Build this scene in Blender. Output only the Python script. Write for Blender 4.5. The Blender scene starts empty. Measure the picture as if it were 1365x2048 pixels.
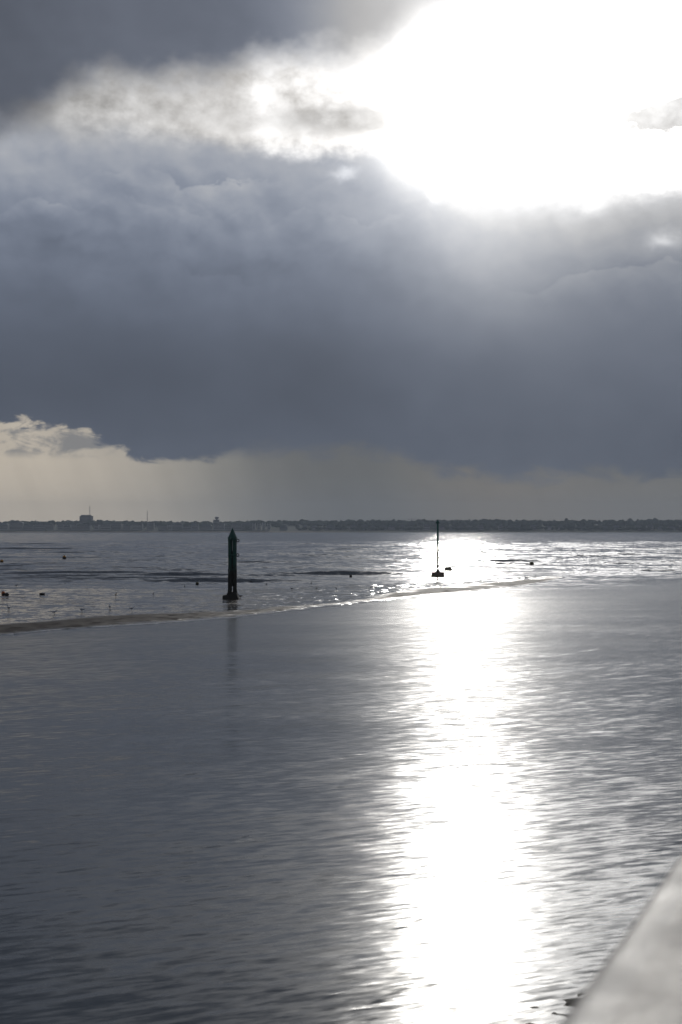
import bpy, bmesh, math, random
import numpy as np
from mathutils import Vector, Matrix

# ------------------------------------------------------------------ camera
sc = bpy.context.scene
FPX, PW, PH, HOR = 2844.4, 1365.0, 2048.0, 1060.0
CAMZ = 5.0
PITCH = math.atan((HOR - PH / 2) / FPX)
cam_d = bpy.data.cameras.new('camera')
cam = bpy.data.objects.new('camera', cam_d)
sc.collection.objects.link(cam)
cam.location = (0, 0, CAMZ)
cam.rotation_euler = (math.pi / 2 + PITCH, 0, 0)
cam_d.sensor_fit = 'VERTICAL'
cam_d.sensor_height = 36.0
cam_d.lens = 50.0
cam_d.clip_start = 0.1
cam_d.clip_end = 30000.0
cam_d.dof.use_dof = True
cam_d.dof.focus_distance = 115.0
cam_d.dof.aperture_fstop = 2.2
sc.camera = cam


def ray(px, py):
    """unit direction in the world of a point of the photograph"""
    v = Vector((px - PW / 2, FPX, PH / 2 - py))
    v.rotate(Matrix.Rotation(PITCH, 3, 'X'))
    return v.normalized()


def ground(px, py, z=0.0):
    d = ray(px, py)
    t = (z - CAMZ) / d.z
    return Vector((d.x * t, d.y * t, z))


def at(px, py, y):
    d = ray(px, py)
    t = y / d.y
    return Vector((d.x * t, y, CAMZ + d.z * t))


SUN = ray(925, 195)
SUN_AZ = math.atan2(SUN.x, SUN.y)
SUN_EL = math.asin(SUN.z)

# ------------------------------------------------------------------ node helpers


class NT:
    def __init__(self, tree):
        self.t = tree

    def new(self, kind):
        return self.t.nodes.new(kind)

    def put(self, sock, v):
        if isinstance(v, S):
            self.t.links.new(v.s, sock)
        elif v is not None:
            sock.default_value = v

    def m(self, op, a, b=None, c=None, clamp=False):
        n = self.new('ShaderNodeMath')
        n.operation = op
        n.use_clamp = clamp
        for i, v in enumerate((a, b, c)):
            self.put(n.inputs[i], v)
        return S(self, n.outputs[0])

    def smooth(self, e0, e1, x, lo=0.0, hi=1.0):
        n = self.new('ShaderNodeMapRange')
        n.interpolation_type = 'SMOOTHSTEP'
        self.put(n.inputs['Value'], x)
        self.put(n.inputs['From Min'], e0)
        self.put(n.inputs['From Max'], e1)
        n.inputs['To Min'].default_value = lo
        n.inputs['To Max'].default_value = hi
        return S(self, n.outputs['Result'])

    def curve(self, x, pts):
        """smooth function of x through the points (x, value)"""
        x0, x1 = pts[0][0], pts[-1][0]
        vs = [p[1] for p in pts]
        v0, v1 = min(vs), max(vs)
        rng = (v1 - v0) or 1.0
        n = self.new('ShaderNodeFloatCurve')
        cm = n.mapping
        c = cm.curves[0]
        while len(c.points) < len(pts):
            c.points.new(0.5, 0.5)
        for p, (a, v) in zip(c.points, pts):
            p.location = ((a - x0) / (x1 - x0), (v - v0) / rng)
            p.handle_type = 'AUTO_CLAMPED'
        cm.update()
        self.put(n.inputs['Value'], self.m('MULTIPLY', x - x0, 1.0 / (x1 - x0), clamp=True))
        return S(self, n.outputs[0]) * rng + v0

    def noise(self, vec, scale=1.0, detail=4.0, rough=0.5, dist=0.0, lac=2.0):
        n = self.new('ShaderNodeTexNoise')
        n.noise_dimensions = '3D'
        self.put(n.inputs['Vector'], vec)
        n.inputs['Scale'].default_value = scale
        n.inputs['Detail'].default_value = detail
        n.inputs['Roughness'].default_value = rough
        n.inputs['Lacunarity'].default_value = lac
        n.inputs['Distortion'].default_value = dist
        return S(self, n.outputs[0])

    def voronoi(self, vec, scale=1.0, smooth=0.5, detail=0.0):
        n = self.new('ShaderNodeTexVoronoi')
        n.feature = 'SMOOTH_F1'
        n.voronoi_dimensions = '2D'
        self.put(n.inputs['Vector'], vec)
        n.inputs['Scale'].default_value = scale
        n.inputs['Detail'].default_value = detail
        n.inputs['Smoothness'].default_value = smooth
        return S(self, n.outputs['Distance'])

    def xyz(self, v):
        n = self.new('ShaderNodeSeparateXYZ')
        self.put(n.inputs[0], v)
        return [S(self, o) for o in n.outputs]

    def vec(self, x, y, z):
        n = self.new('ShaderNodeCombineXYZ')
        for i, v in enumerate((x, y, z)):
            self.put(n.inputs[i], v)
        return S(self, n.outputs[0])

    def mix(self, f, a, b):
        n = self.new('ShaderNodeMix')
        n.data_type = 'RGBA'
        self.put(n.inputs[0], f)
        for i, v in ((6, a), (7, b)):
            if isinstance(v, tuple):
                v = tuple(v) + (1.0,) * (4 - len(v))
            self.put(n.inputs[i], v)
        return S(self, n.outputs[2])

    def mixf(self, f, a, b):
        n = self.new('ShaderNodeMix')
        n.data_type = 'FLOAT'
        self.put(n.inputs[0], f)
        self.put(n.inputs[2], a)
        self.put(n.inputs[3], b)
        return S(self, n.outputs[0])

    def vm(self, op, a, b=None, scale=None):
        n = self.new('ShaderNodeVectorMath')
        n.operation = op
        self.put(n.inputs[0], a)
        if b is not None:
            self.put(n.inputs[1], b)
        if scale is not None:
            self.put(n.inputs['Scale'], scale)
        return S(self, n.outputs['Value'] if op in ('DOT_PRODUCT', 'LENGTH') else n.outputs[0])

    def ramp(self, x, pts):
        n = self.new('ShaderNodeValToRGB')
        e = n.color_ramp.elements
        while len(e) < len(pts):
            e.new(0.5)
        for k, (p, c) in zip(e, pts):
            k.position = p
            k.color = tuple(c) + (1.0,)
        n.color_ramp.interpolation = 'B_SPLINE' if len(pts) > 3 else 'LINEAR'
        self.put(n.inputs[0], x)
        return S(self, n.outputs[0])

    def gauss(self, x, y, cx, cy, sx, sy):
        a = (x - cx) * (1.0 / sx)
        b = (y - cy) * (1.0 / sy)
        return self.m('EXPONENT', (a * a + b * b) * -1.0)


class S:
    def __init__(self, nt, s):
        self.nt, self.s = nt, s

    def __add__(self, o): return self.nt.m('ADD', self, o)
    __radd__ = __add__
    def __sub__(self, o): return self.nt.m('SUBTRACT', self, o)
    def __rsub__(self, o): return self.nt.m('SUBTRACT', o, self)
    def __mul__(self, o): return self.nt.m('MULTIPLY', self, o)
    __rmul__ = __mul__


# ------------------------------------------------------------------ world: storm sky
world = bpy.data.worlds.new('World')
sc.world = world
world.use_nodes = True
for n in list(world.node_tree.nodes):
    world.node_tree.nodes.remove(n)
w = NT(world.node_tree)
R2D = 180 / math.pi


def UV(px, py):
    d = ray(px, py)
    return d.x * R2D, d.z * R2D


def U_(px): return UV(px, 700)[0]
def V_(py): return UV(682, py)[1]
def upts(*p): return [(U_(a), V_(b)) for a, b in p]


STR = 0.1
tc = w.new('ShaderNodeTexCoord')
D = S(w, tc.outputs['Generated'])
dx, dy, dz = w.xyz(D)
U, V = dx * R2D, dz * R2D
PXD = FPX / R2D                       # photo pixels for one degree
P = w.vec(dx * R2D, dy * R2D, dz * R2D * 1.35)
front = w.smooth(0.2, 0.8, dy)
# warps
w1 = w.noise(P, 0.11, 3, 0.55) - 0.5
w2 = w.noise(w.vm('ADD', P, (31.0, 7.0, 13.0)), 0.14, 3, 0.58) - 0.5
w3 = w.noise(w.vm('ADD', P, (3.0, 57.0, 23.0)), 0.55, 3, 0.6) - 0.5
w4 = w.noise(w.vm('ADD', P, (17.0, 5.0, 71.0)), 1.5, 4, 0.62) - 0.5
Uw = U + w1 * 2.2 + w4 * 0.5
Vw = V + w2 * 1.5 + w3 * 0.9 + w4 * 0.45
Vf = V + w2 * 0.5 + w3 * 0.35 + w4 * 0.4
# billowing relief lit from the sun's side
Pb = w.vm('ADD', P, w.vec(w1 * 3.0, w2 * 3.0, w3 * 1.2))
sh = (SUN.x * R2D * 0, 0.0, 0.75)
b0 = w.noise(Pb, 0.30, 4, 0.5)
b1 = w.noise(w.vm('ADD', Pb, (0.35, 0.0, 0.55)), 0.30, 4, 0.5)
relief = b0 - b1
# sun glow through the cloud
cosg = w.vm('DOT_PRODUCT', D, tuple(SUN))
g2 = (1.0 - cosg) * (2 * R2D * R2D)          # squared angle in degrees


def glow(sig): return w.m('EXPONENT', g2 * (-1.0 / sig ** 2))


gr = w.gauss(U, V, *UV(1240, 190), 3.9, 2.6) * front
glow_in = glow(1.8) * 30.0 + glow(2.9) * 0.5 + gr * 7.0
glow_out = glow(5.0) * 0.19 + glow(9.0) * 0.06

# luminance of the big bank, left and right profiles over height
pl = w.curve(V, [(V_(y), v) for y, v in ((1060, .10), (920, .108), (860, .10), (800, .096), (720, .105), (640, .135), (560, .175),
                                        (500, .225), (440, .28), (380, .335), (330, .37), (280, .40), (-250, .30))])
pr = w.curve(V, [(V_(y), v) for y, v in ((1060, .14), (960, .135), (880, .135), (800, .145), (700, .17), (620, .215), (560, .265), (500, .35),
                                        (450, .45), (400, .56), (330, .62), (200, .6), (-250, .4))])
ux = w.smooth(U_(620), U_(1090), U + w1 * 4.0)
bankL = w.mixf(ux, pl, pr)
hi = w.smooth(V_(760), V_(420), V)
bankL = bankL * (1.0 + hi * (relief * 1.0 + w3 * 0.15) + (w1 * 0.55 + w2 * 0.45))
# heaped crests one behind the other, each bright along its top
for cx, cy, k, seed, fq in ((440, 372, 1.3, 2.0, .48), (180, 450, 1.0, 23.0, .40), (600, 445, .7, 15.0, .58), (330, 560, .55, 31.0, .30), (1230, 560, .8, 41.0, .40)):
    cell = w.voronoi(w.vec(U * 1.0 + w3 * 1.6 + w4 * 0.6 + seed * 5.0, V * 0.9 + w3 * 1.0 + w4 * 1.1 + seed * 3.7, 0.0), fq, 0.25)
    crest = (cell - 0.45) * 2.0 + w3 * 1.0 + w4 * 0.6 + w1 * 3.6 + w2 * 1.2
    tt = (V - V_(cy)) + crest
    side = w.gauss(U + w1 * 2.0, V, U_(cx), V_(cy), 4.2, 2.8) * w.smooth(-.22, .02, (w2 if seed < 20 else w1) + w3 * 0.5)
    topl = w.smooth(0.10, -0.14, tt) * w.m('EXPONENT', w.m('MINIMUM', tt, 0.0) * 0.75)
    behind = w.smooth(0.0, 0.12, tt) * w.m('EXPONENT', w.m('MAXIMUM', tt, 0.0) * -1.4)
    bankL = bankL * (1.0 + side * k * (topl * 0.17 - behind * 0.12))
bank = w.vm('SCALE', w.mix(w.smooth(.12, .55, bankL + ux * .08), (.84, .985, 1.30), (.99, 1.0, 1.03)), scale=bankL)

# bright gaps between the decks
gapL = w.curve(U, [(U_(x), v) for x, v in ((-300, .2), (60, .25), (170, .40), (300, .50), (470, .52), (530, .90), (640, .94), (750, .84), (860, .86), (1000, 1.0), (1365, 1.05), (1700, .6))])
gapL = gapL * (1.0 + w3 * 1.1 + w4 * 1.0 + relief * 1.4)
gapL = gapL 
sky_n = w.new('ShaderNodeTexSky')
sky_n.sky_type = 'NISHITA'
sky_n.sun_disc = False
sky_n.sun_elevation = SUN_EL
sky_n.sun_rotation = SUN_AZ
sky_n.air_density = 1.0
sky_n.dust_density = 2.0
nish = w.vm('SCALE', S(w, sky_n.outputs[0]), scale=STR * 0.03)
gap = w.vm('ADD', w.vm('SCALE', w.vm('ADD', D, (0, 0, 0)), scale=0.0), w.vm('SCALE', (.985, .99, 1.0), scale=gapL))
gap = w.vm('ADD', gap, nish)

# where the bank ends at the top
top_edge = w.curve(U, upts((-400, 60), (0, 240), (120, 270), (250, 285), (400, 290), (520, 300), (640, 314), (760, 312), (850, 312), (930, 335),
                           (1060, 345), (1200, 378), (1365, 395), (1800, 420)))
bsoft = w.curve(U, [(U_(x), v) for x, v in ((-300, 1.2), (100, .9), (400, .55), (640, .45), (780, .6), (860, 1.3), (930, 2.4), (1050, 2.4), (1200, 1.2), (1365, .7), (1800, .8))])
Mbank = w.smooth(1.0, -1.0, w.m('DIVIDE', Vw - top_edge, bsoft))
# dark deck overhead, its lower edge
deck_edge = w.curve(U, upts((-500, 420), (-100, 380), (0, 300), (110, 240), (200, 185), (300, 178), (420, 175), (520, 150), (700, 138),
                            (780, 142), (860, 135), (960, 100), (1100, 45), (1250, 0), (1400, -60), (1900, 60)))
dsoft = w.curve(U, [(U_(x), v) for x, v in ((-300, 1.0), (680, 1.0), (800, 2.2), (900, 2.8), (1400, 2.8))])
Mdeck = w.smooth(-0.6, 1.3, w.m('DIVIDE', Vw + w3 * 0.8 - deck_edge, dsoft))
deckL = w.curve(U, [(U_(x), v) for x, v in ((-500, .12), (0, .118), (250, .138), (450, .16), (540, .20), (640, .34), (720, .48), (800, .62), (870, .76), (950, .86), (1050, .92), (1365, .9), (2000, .4))])
deckL = w.mixf(w.smooth(V_(20), V_(-450), V), deckL, 0.125) * (1.0 + w1 * 0.5 + relief * 0.35)
deck = w.vm('SCALE', w.mix(w.smooth(.12, .5, deckL), (.88, .99, 1.25), (1.0, .99, .99)), scale=deckL)
# pale sky under the bank, with rain shafts
base_edge = w.curve(U, upts((-500, 835), (0, 850), (150, 856), (190, 872), (240, 900), (300, 920), (400, 916), (500, 906), (620, 900),
                            (740, 903), (830, 925), (930, 948), (1040, 960), (1130, 954), (1250, 958), (1365, 952), (1800, 940)))
soft = w.curve(U, [(U_(x), v) for x, v in ((-200, .30), (120, .28), (260, .40), (400, .55), (560, 1.1), (760, .8), (860, .8), (1100, .7), (1365, .7), (1800, .7))])
wisp = w.noise(w.vec(dx * R2D, dy * R2D, dz * R2D * 2.4), 0.62, 4, 0.6, 0.6)
eb = (V + w3 * 0.5 + w2 * 0.3 + w4 * 0.5 + (wisp - 0.5) * 1.5) - base_edge
Mlow = w.smooth(0.5, -0.5, w.m('DIVIDE', eb, soft))
Us = U + (V - V_(1000)) * 0.25 + w1 * 1.2
lowc = w.ramp(w.m('MULTIPLY', Us - U_(-200), 1.0 / (U_(1500) - U_(-200)), clamp=True),
              [((x + 200) / 1700.0, c) for x, c in ((-200, (.56, .50, .41)), (0, (.63, .555, .45)), (170, (.59, .525, .435)), (330, (.41, .38, .33)), (440, (.29, .28, .255)),
                                                    (540, (.18, .18, .175)), (660, (.15, .153, .152)), (770, (.148, .152, .152)), (850, (.185, .183, .175)),
                                                    (1010, (.225, .205, .18)), (1180, (.20, .195, .185)), (1500, (.185, .185, .18)))])
low = w.vm('SCALE', lowc, scale=0.93 + w.smooth(V_(930), V_(1050), V) * 0.08 + w3 * 0.10 + w1 * 0.12 + (w.noise(w.vec(U * 0.9 + V * 0.35, V * 0.10, 4.0), 1.0, 3, 0.6) - 0.5) * 0.20)
# torn scud in the window at the left
strip = w.smooth(V_(925), V_(900), V + w3 * 0.1) * w.smooth(U_(330), U_(180), U)
Mwisp = strip * (w.smooth(.42, .66, wisp + w4 * 0.5 + w.gauss(U, V, *UV(150, 885), 1.6, .35) * 0.16) * 0.75 + 0.12)
low = w.mix(Mwisp, low, (.20, .205, .215))

colr = w.mix(Mbank, gap, bank)
colr = w.mix(w.smooth(0.25, -0.25, dy), colr, w.vm('SCALE', (.88, .99, 1.22), scale=0.115 * (1.0 + w1 * 0.8 + relief * 0.5)))
colr = w.mix(Mdeck, colr, deck)
colr = w.mix(Mlow, colr, low)
Vl = V + w2 * 0.3 + w4 * 0.3
lensL = w.m('MULTIPLY', w.gauss(U + w4 * 0.7 + w3 * 0.8, Vl, *UV(705, 241), 3.3, 0.55) * (1.0 + w4 * 0.8), 1.4, clamp=True)
lensR = w.m('MULTIPLY', w.gauss(U + w4 * 0.5 + w3 * 0.8, Vl + w3 * 1.1 + w4 * 0.4, *UV(1400, 229), 4.2, 0.9) * (1.0 + w4 * 0.8), 1.35, clamp=True)
lensT = w.gauss(Uw, Vw, *UV(795, 162), 0.8, 0.8)
# glow is let through where the cloud is thin
open_ = 1.0 - Mlow * 0.9
up = w.smooth(V_(470), V_(300), Vw)
lum = (glow_in * up * (1.0 - lensR * 0.96 * front) * (1.0 - lensL * 0.8 * front) + glow_out) * open_ * (1.0 - Mdeck * 0.93 * w.smooth(U_(1450), U_(960), U))
veil = (w.gauss(U + w1, Vw, *UV(845, 372), 2.5, 1.9) * 0.10 + w.gauss(U + w1, V + w2 * 0.6, *UV(990, 350), 3.4, 3.6) * 0.33) * (1.0 - Mdeck)
spots = w.gauss(Uw, Vw, *UV(1325, 481), .5, .28) * .35 + w.gauss(Uw, Vw, *UV(1190, 412), .5, .3) * .3 + w.gauss(Uw, Vw, *UV(868, 396), .22, .35) * .35 \
    + w.gauss(Uw, Vw, *UV(690, 352), .45, .18) * .35
colr = w.vm('ADD', w.vm('SCALE', colr, scale=(1.0 - lensL * 0.42 * front) * (1.0 - lensR * 0.45 * front) * (1.0 - lensT * 0.3)), w.vm('SCALE', (1.0, .99, .97), scale=lum + (spots + veil) * front))
bg = w.new('ShaderNodeBackground')
w.put(bg.inputs['Color'], w.vm('SCALE', colr, scale=1.0 / STR))
bg.inputs['Strength'].default_value = STR
wo = w.new('ShaderNodeOutputWorld')
world.node_tree.links.new(bg.outputs[0], wo.inputs['Surface'])
world.cycles.sampling_method = 'MANUAL'
world.cycles.sample_map_resolution = 1024

# ------------------------------------------------------------------ sun (veiled by thin cloud)
sun_d = bpy.data.lights.new('sun', 'SUN')
sun_d.energy = 0.5
sun_d.angle = math.radians(2.4)
sun_d.color = (1.0, .955, .88)
sun = bpy.data.objects.new('sun', sun_d)
sc.collection.objects.link(sun)
sun.rotation_euler = (-SUN).to_track_quat('-Z', 'Y').to_euler()

sc.view_settings.view_transform = 'Standard'
sc.view_settings.look = 'None'
sc.view_settings.gamma = 1.0
sc.view_settings.exposure = 0.0
sc.view_settings.use_curve_mapping = False
sc.cycles.use_denoising = True
sc.cycles.sample_clamp_indirect = 6.0
sc.cycles.volume_bounces = 0
sc.cycles.max_bounces = 6

#BODY
# ------------------------------------------------------------------ general helpers
COL = sc.collection
rng = np.random.default_rng(7)
random.seed(5)


def vnoise(x, y, seed=0):
    xi, yi = np.floor(x).astype(np.int64), np.floor(y).astype(np.int64)
    fx, fy = x - xi, y - yi
    fx, fy = fx * fx * (3 - 2 * fx), fy * fy * (3 - 2 * fy)

    def h(a, b):
        n = (a * 374761393 + b * 668265263 + seed * 1442695041) & 0xffffffff
        n = ((n ^ (n >> 13)) * 1274126177) & 0xffffffff
        n = (n ^ (n >> 16)) & 0xffff
        return n / 65535.0
    return (h(xi, yi) * (1 - fx) + h(xi + 1, yi) * fx) * (1 - fy) + (h(xi, yi + 1) * (1 - fx) + h(xi + 1, yi + 1) * fx) * fy


def fbm(x, y, seed=0, oct=4):
    t, a, s = 0, 1.0, 0
    for k in range(oct):
        t = t + a * vnoise(x * 2 ** k, y * 2 ** k, seed + k * 17)
        s += a
        a *= 0.5
    return t / s


def sstep(a, b, x):
    t = np.clip((x - a) / (b - a), 0, 1)
    return t * t * (3 - 2 * t)


def mesh_obj(name, verts, faces, mats, parent=None, smooth=False, midx=None):
    me = bpy.data.meshes.new(name)
    me.from_pydata([tuple(map(float, v)) for v in verts], [], [tuple(map(int, f)) for f in faces])
    for m_ in (mats if isinstance(mats, (list, tuple)) else [mats]):
        me.materials.append(m_)
    if midx is not None:
        me.polygons.foreach_set('material_index', midx)
    if smooth:
        me.polygons.foreach_set('use_smooth', [True] * len(me.polygons))
    me.update()
    o = bpy.data.objects.new(name, me)
    COL.objects.link(o)
    if parent:
        o.parent = parent
    return o


def grid(xs, ys, zf):
    X, Y = np.meshgrid(xs, ys)
    Z = zf(X, Y)
    nv, nu = X.shape
    v = np.stack([X.ravel(), Y.ravel(), Z.ravel()], 1)
    i = np.arange((nv - 1) * (nu - 1))
    r, c = i // (nu - 1), i % (nu - 1)
    a = r * nu + c
    f = np.stack([a, a + 1, a + nu + 1, a + nu], 1)
    return v, f


def fast_mesh(name, v, f, mat, smooth=True):
    me = bpy.data.meshes.new(name)
    n, k = f.shape
    me.vertices.add(len(v))
    me.vertices.foreach_set('co', np.ascontiguousarray(v, dtype=np.float32).ravel())
    me.loops.add(n * k)
    me.loops.foreach_set('vertex_index', np.ascontiguousarray(f, dtype=np.int32).ravel())
    me.polygons.add(n)
    me.polygons.foreach_set('loop_start', np.arange(0, n * k, k, dtype=np.int32))
    me.polygons.foreach_set('use_smooth', np.full(n, smooth))
    me.materials.append(mat)
    me.update(calc_edges=True)
    me.validate()
    o = bpy.data.objects.new(name, me)
    COL.objects.link(o)
    return o


def bm_obj(name, bm, mats, parent=None, smooth=False):
    me = bpy.data.meshes.new(name)
    bm.normal_update()
    bm.to_mesh(me)
    bm.free()
    for m_ in (mats if isinstance(mats, (list, tuple)) else [mats]):
        me.materials.append(m_)
    if smooth:
        me.polygons.foreach_set('use_smooth', [True] * len(me.polygons))
    o = bpy.data.objects.new(name, me)
    COL.objects.link(o)
    if parent:
        o.parent = parent
    return o


def tag(o, label=None, cat=None, group=None, kind=None):
    if label: o['label'] = label
    if cat: o['category'] = cat
    if group: o['group'] = group
    if kind: o['kind'] = kind
    return o


def empty(name, loc, rz=0.0):
    o = bpy.data.objects.new(name, None)
    o.empty_display_size = 0.2
    o.location = loc
    o.rotation_euler = (0, 0, rz)
    COL.objects.link(o)
    return o


def tube(bm, pts, radii, n=8, mi=0, cap=True):
    rings = []
    for k, p in enumerate(pts):
        p = Vector(p)
        a = Vector(pts[max(k - 1, 0)])
        b = Vector(pts[min(k + 1, len(pts) - 1)])
        t = (b - a).normalized()
        up = Vector((0, 0, 1)) if abs(t.z) < 0.9 else Vector((0, 1, 0))
        s = t.cross(up).normalized()
        u = s.cross(t)
        r = radii[k] if isinstance(radii, (list, tuple)) else radii
        rings.append([bm.verts.new(p + (s * math.cos(q * 2 * math.pi / n) + u * math.sin(q * 2 * math.pi / n)) * r) for q in range(n)])
    for A, B in zip(rings, rings[1:]):
        for q in range(n):
            f = bm.faces.new((A[q], A[(q + 1) % n], B[(q + 1) % n], B[q]))
            f.material_index = mi
    if cap:
        bm.faces.new(rings[0][::-1]).material_index = mi
        bm.faces.new(rings[-1]).material_index = mi


def lathe(bm, prof, n=16, c=(0, 0, 0), jit=0.0, mi=0):
    rings = []
    for r, z in prof:
        rings.append([bm.verts.new((c[0] + r * (1 + jit * random.uniform(-1, 1)) * math.cos(q * 2 * math.pi / n),
                                    c[1] + r * (1 + jit * random.uniform(-1, 1)) * math.sin(q * 2 * math.pi / n), c[2] + z)) for q in range(n)])
    for A, B in zip(rings, rings[1:]):
        for q in range(n):
            bm.faces.new((A[q], A[(q + 1) % n], B[(q + 1) % n], B[q])).material_index = mi
    bm.faces.new(rings[0][::-1]).material_index = mi
    bm.faces.new(rings[-1]).material_index = mi


def box(bm, x0, x1, y0, y1, z0, z1, bev=0.0, mi=0):
    vs = [bm.verts.new(p) for p in ((x0, y0, z0), (x1, y0, z0), (x1, y1, z0), (x0, y1, z0), (x0, y0, z1), (x1, y0, z1), (x1, y1, z1), (x0, y1, z1))]
    fs = [bm.faces.new([vs[i] for i in q]) for q in ((3, 2, 1, 0), (4, 5, 6, 7), (0, 1, 5, 4), (1, 2, 6, 5), (2, 3, 7, 6), (3, 0, 4, 7))]
    for f in fs:
        f.material_index = mi
    if bev:
        es = {e for f in fs for e in f.edges}
        bmesh.ops.bevel(bm, geom=list(es), offset=bev, segments=2, affect='EDGES', profile=0.6)


def torus(bm, c, R, r, axis='Y', n=16, k=6):
    rings = []
    for i in range(n):
        a = i * 2 * math.pi / n
        ring = []
        for j in range(k):
            b = j * 2 * math.pi / k
            q = R + r * math.cos(b)
            p = {'Y': (q * math.cos(a), r * math.sin(b), q * math.sin(a)), 'Z': (q * math.cos(a), q * math.sin(a), r * math.sin(b)),
                 'X': (r * math.sin(b), q * math.cos(a), q * math.sin(a))}[axis]
            ring.append(bm.verts.new((c[0] + p[0], c[1] + p[1], c[2] + p[2])))
        rings.append(ring)
    for i in range(n):
        A, B = rings[i], rings[(i + 1) % n]
        for j in range(k):
            bm.faces.new((A[j], A[(j + 1) % k], B[(j + 1) % k], B[j]))
    bmesh.ops.recalc_face_normals(bm, faces=bm.faces)


def material(name, build):
    m_ = bpy.data.materials.new(name)
    m_.use_nodes = True
    t = m_.node_tree
    for n in list(t.nodes):
        t.nodes.remove(n)
    nt = NT(t)
    out = nt.new('ShaderNodeOutputMaterial')
    p = nt.new('ShaderNodeBsdfPrincipled')
    t.links.new(p.outputs[0], out.inputs['Surface'])
    geo = nt.new('ShaderNodeNewGeometry')
    pos = S(nt, geo.outputs['Position'])
    tcn = nt.new('ShaderNodeTexCoord')
    build(nt, p, pos, S(nt, tcn.outputs['Object']))
    return m_


def bump(nt, p, h, strength=1.0, dist=1.0):
    b = nt.new('ShaderNodeBump')
    b.inputs['Strength'].default_value = strength
    b.inputs['Distance'].default_value = dist
    nt.put(b.inputs['Height'], h)
    nt.t.links.new(b.outputs[0], p.inputs['Normal'])


def simple(name, col, rough=0.6, var=0.25, scale=3.0, metallic=0.0, bmp=0.0):
    def f(nt, p, pos, obj):
        n = nt.noise(obj, scale, 5, 0.6)
        k = nt.smooth(0.3, 0.7, n)
        nt.put(p.inputs['Base Color'], nt.mix(k, tuple(c * (1 - var) for c in col), tuple(min(1, c * (1 + var)) for c in col)))
        nt.put(p.inputs['Roughness'], nt.mixf(k, max(.05, rough - .1), min(1, rough + .1)))
        p.inputs['Metallic'].default_value = metallic
        if bmp:
            bump(nt, p, n * bmp)
    return material(name, f)


# ------------------------------------------------------------------ shore lines (metres)
def g2(px, py):
    v = ground(px, py)
    return v.x, v.y


NEAR = [(-90, 38), (-45, 50)] + [g2(*p) for p in ((-260, 1293), (-100, 1279), (0, 1271), (120, 1260), (240, 1251), (330, 1246), (470, 1235), (580, 1222), (700, 1209),
                                             (850, 1191), (960, 1181), (1050, 1171), (1110, 1161), (1138, 1154))]
FAR = [(-90, 124), (-60, 121)] + [g2(*p) for p in ((0, 1178), (200, 1178), (400, 1180), (560, 1176), (700, 1171), (820, 1167), (930, 1162), (1040, 1153.5), (1090, 1151.5), (1138, 1151.5))]
NX, NY = [p[0] for p in NEAR], [p[1] for p in NEAR]
FX, FY = [p[0] for p in FAR], [p[1] for p in FAR]


def y_near(x): return np.interp(x, NX, NY)
def y_far(x): return np.interp(x, FX, FY)


def sand_h(X, Y):
    wob = (fbm(X * 0.35, Y * 0.35, 3) - 0.5)
    yn = y_near(X) + wob * 1.6
    yf = y_far(X) + (fbm(X * 0.12, Y * 0.2, 9) - 0.5) * 7.0
    a, b = Y - yn, yf - Y
    left = sstep(2.0, -14.0, X)
    low = sstep(-30, 2.0, X)
    # low lip facing the channel, a wet flat with pools behind it
    lip = np.exp(-((a - 2.6 - 2.5 * left) / (2.2 + 2.2 * left)) ** 2) * (0.030 + 0.075 * left)
    n = fbm(X * 0.16, Y * 0.30, 21, 5) - 0.5
    fine = fbm(X * 1.1, Y * 1.6, 33, 3) - 0.5
    flat = -0.002 + n * 0.085 + fine * 0.02
    # tip of the spit rises a little and is drier
    rag = fbm(X * 0.45, Y * 0.22, 57, 4)
    tip = sstep(0, 6, X) * 0.105 * np.clip(rag * 1.3 + 0.1, 0.45, 1.15) * np.exp(-((a - 5.5) / 5.0) ** 2) * sstep(NX[-1] - 0.2, NX[-1] - 5, X)
    lip = lip * (0.55 + 0.9 * fbm(X * 0.25, Y * 0.5, 63, 3))
    h = lip + flat * sstep(1.5, 8.0, a) * sstep(-1, 8, b) + tip
    h = h + np.minimum(a, 0) * 0.10 + np.minimum(b, 0) * 0.05
    edge = sstep(0, 1.0, a) * 0.010
    end = np.maximum(X - (NX[-1] - 0.8), 0) * 0.12
    return np.clip(h + edge - end, -0.6, 0.4)


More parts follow.
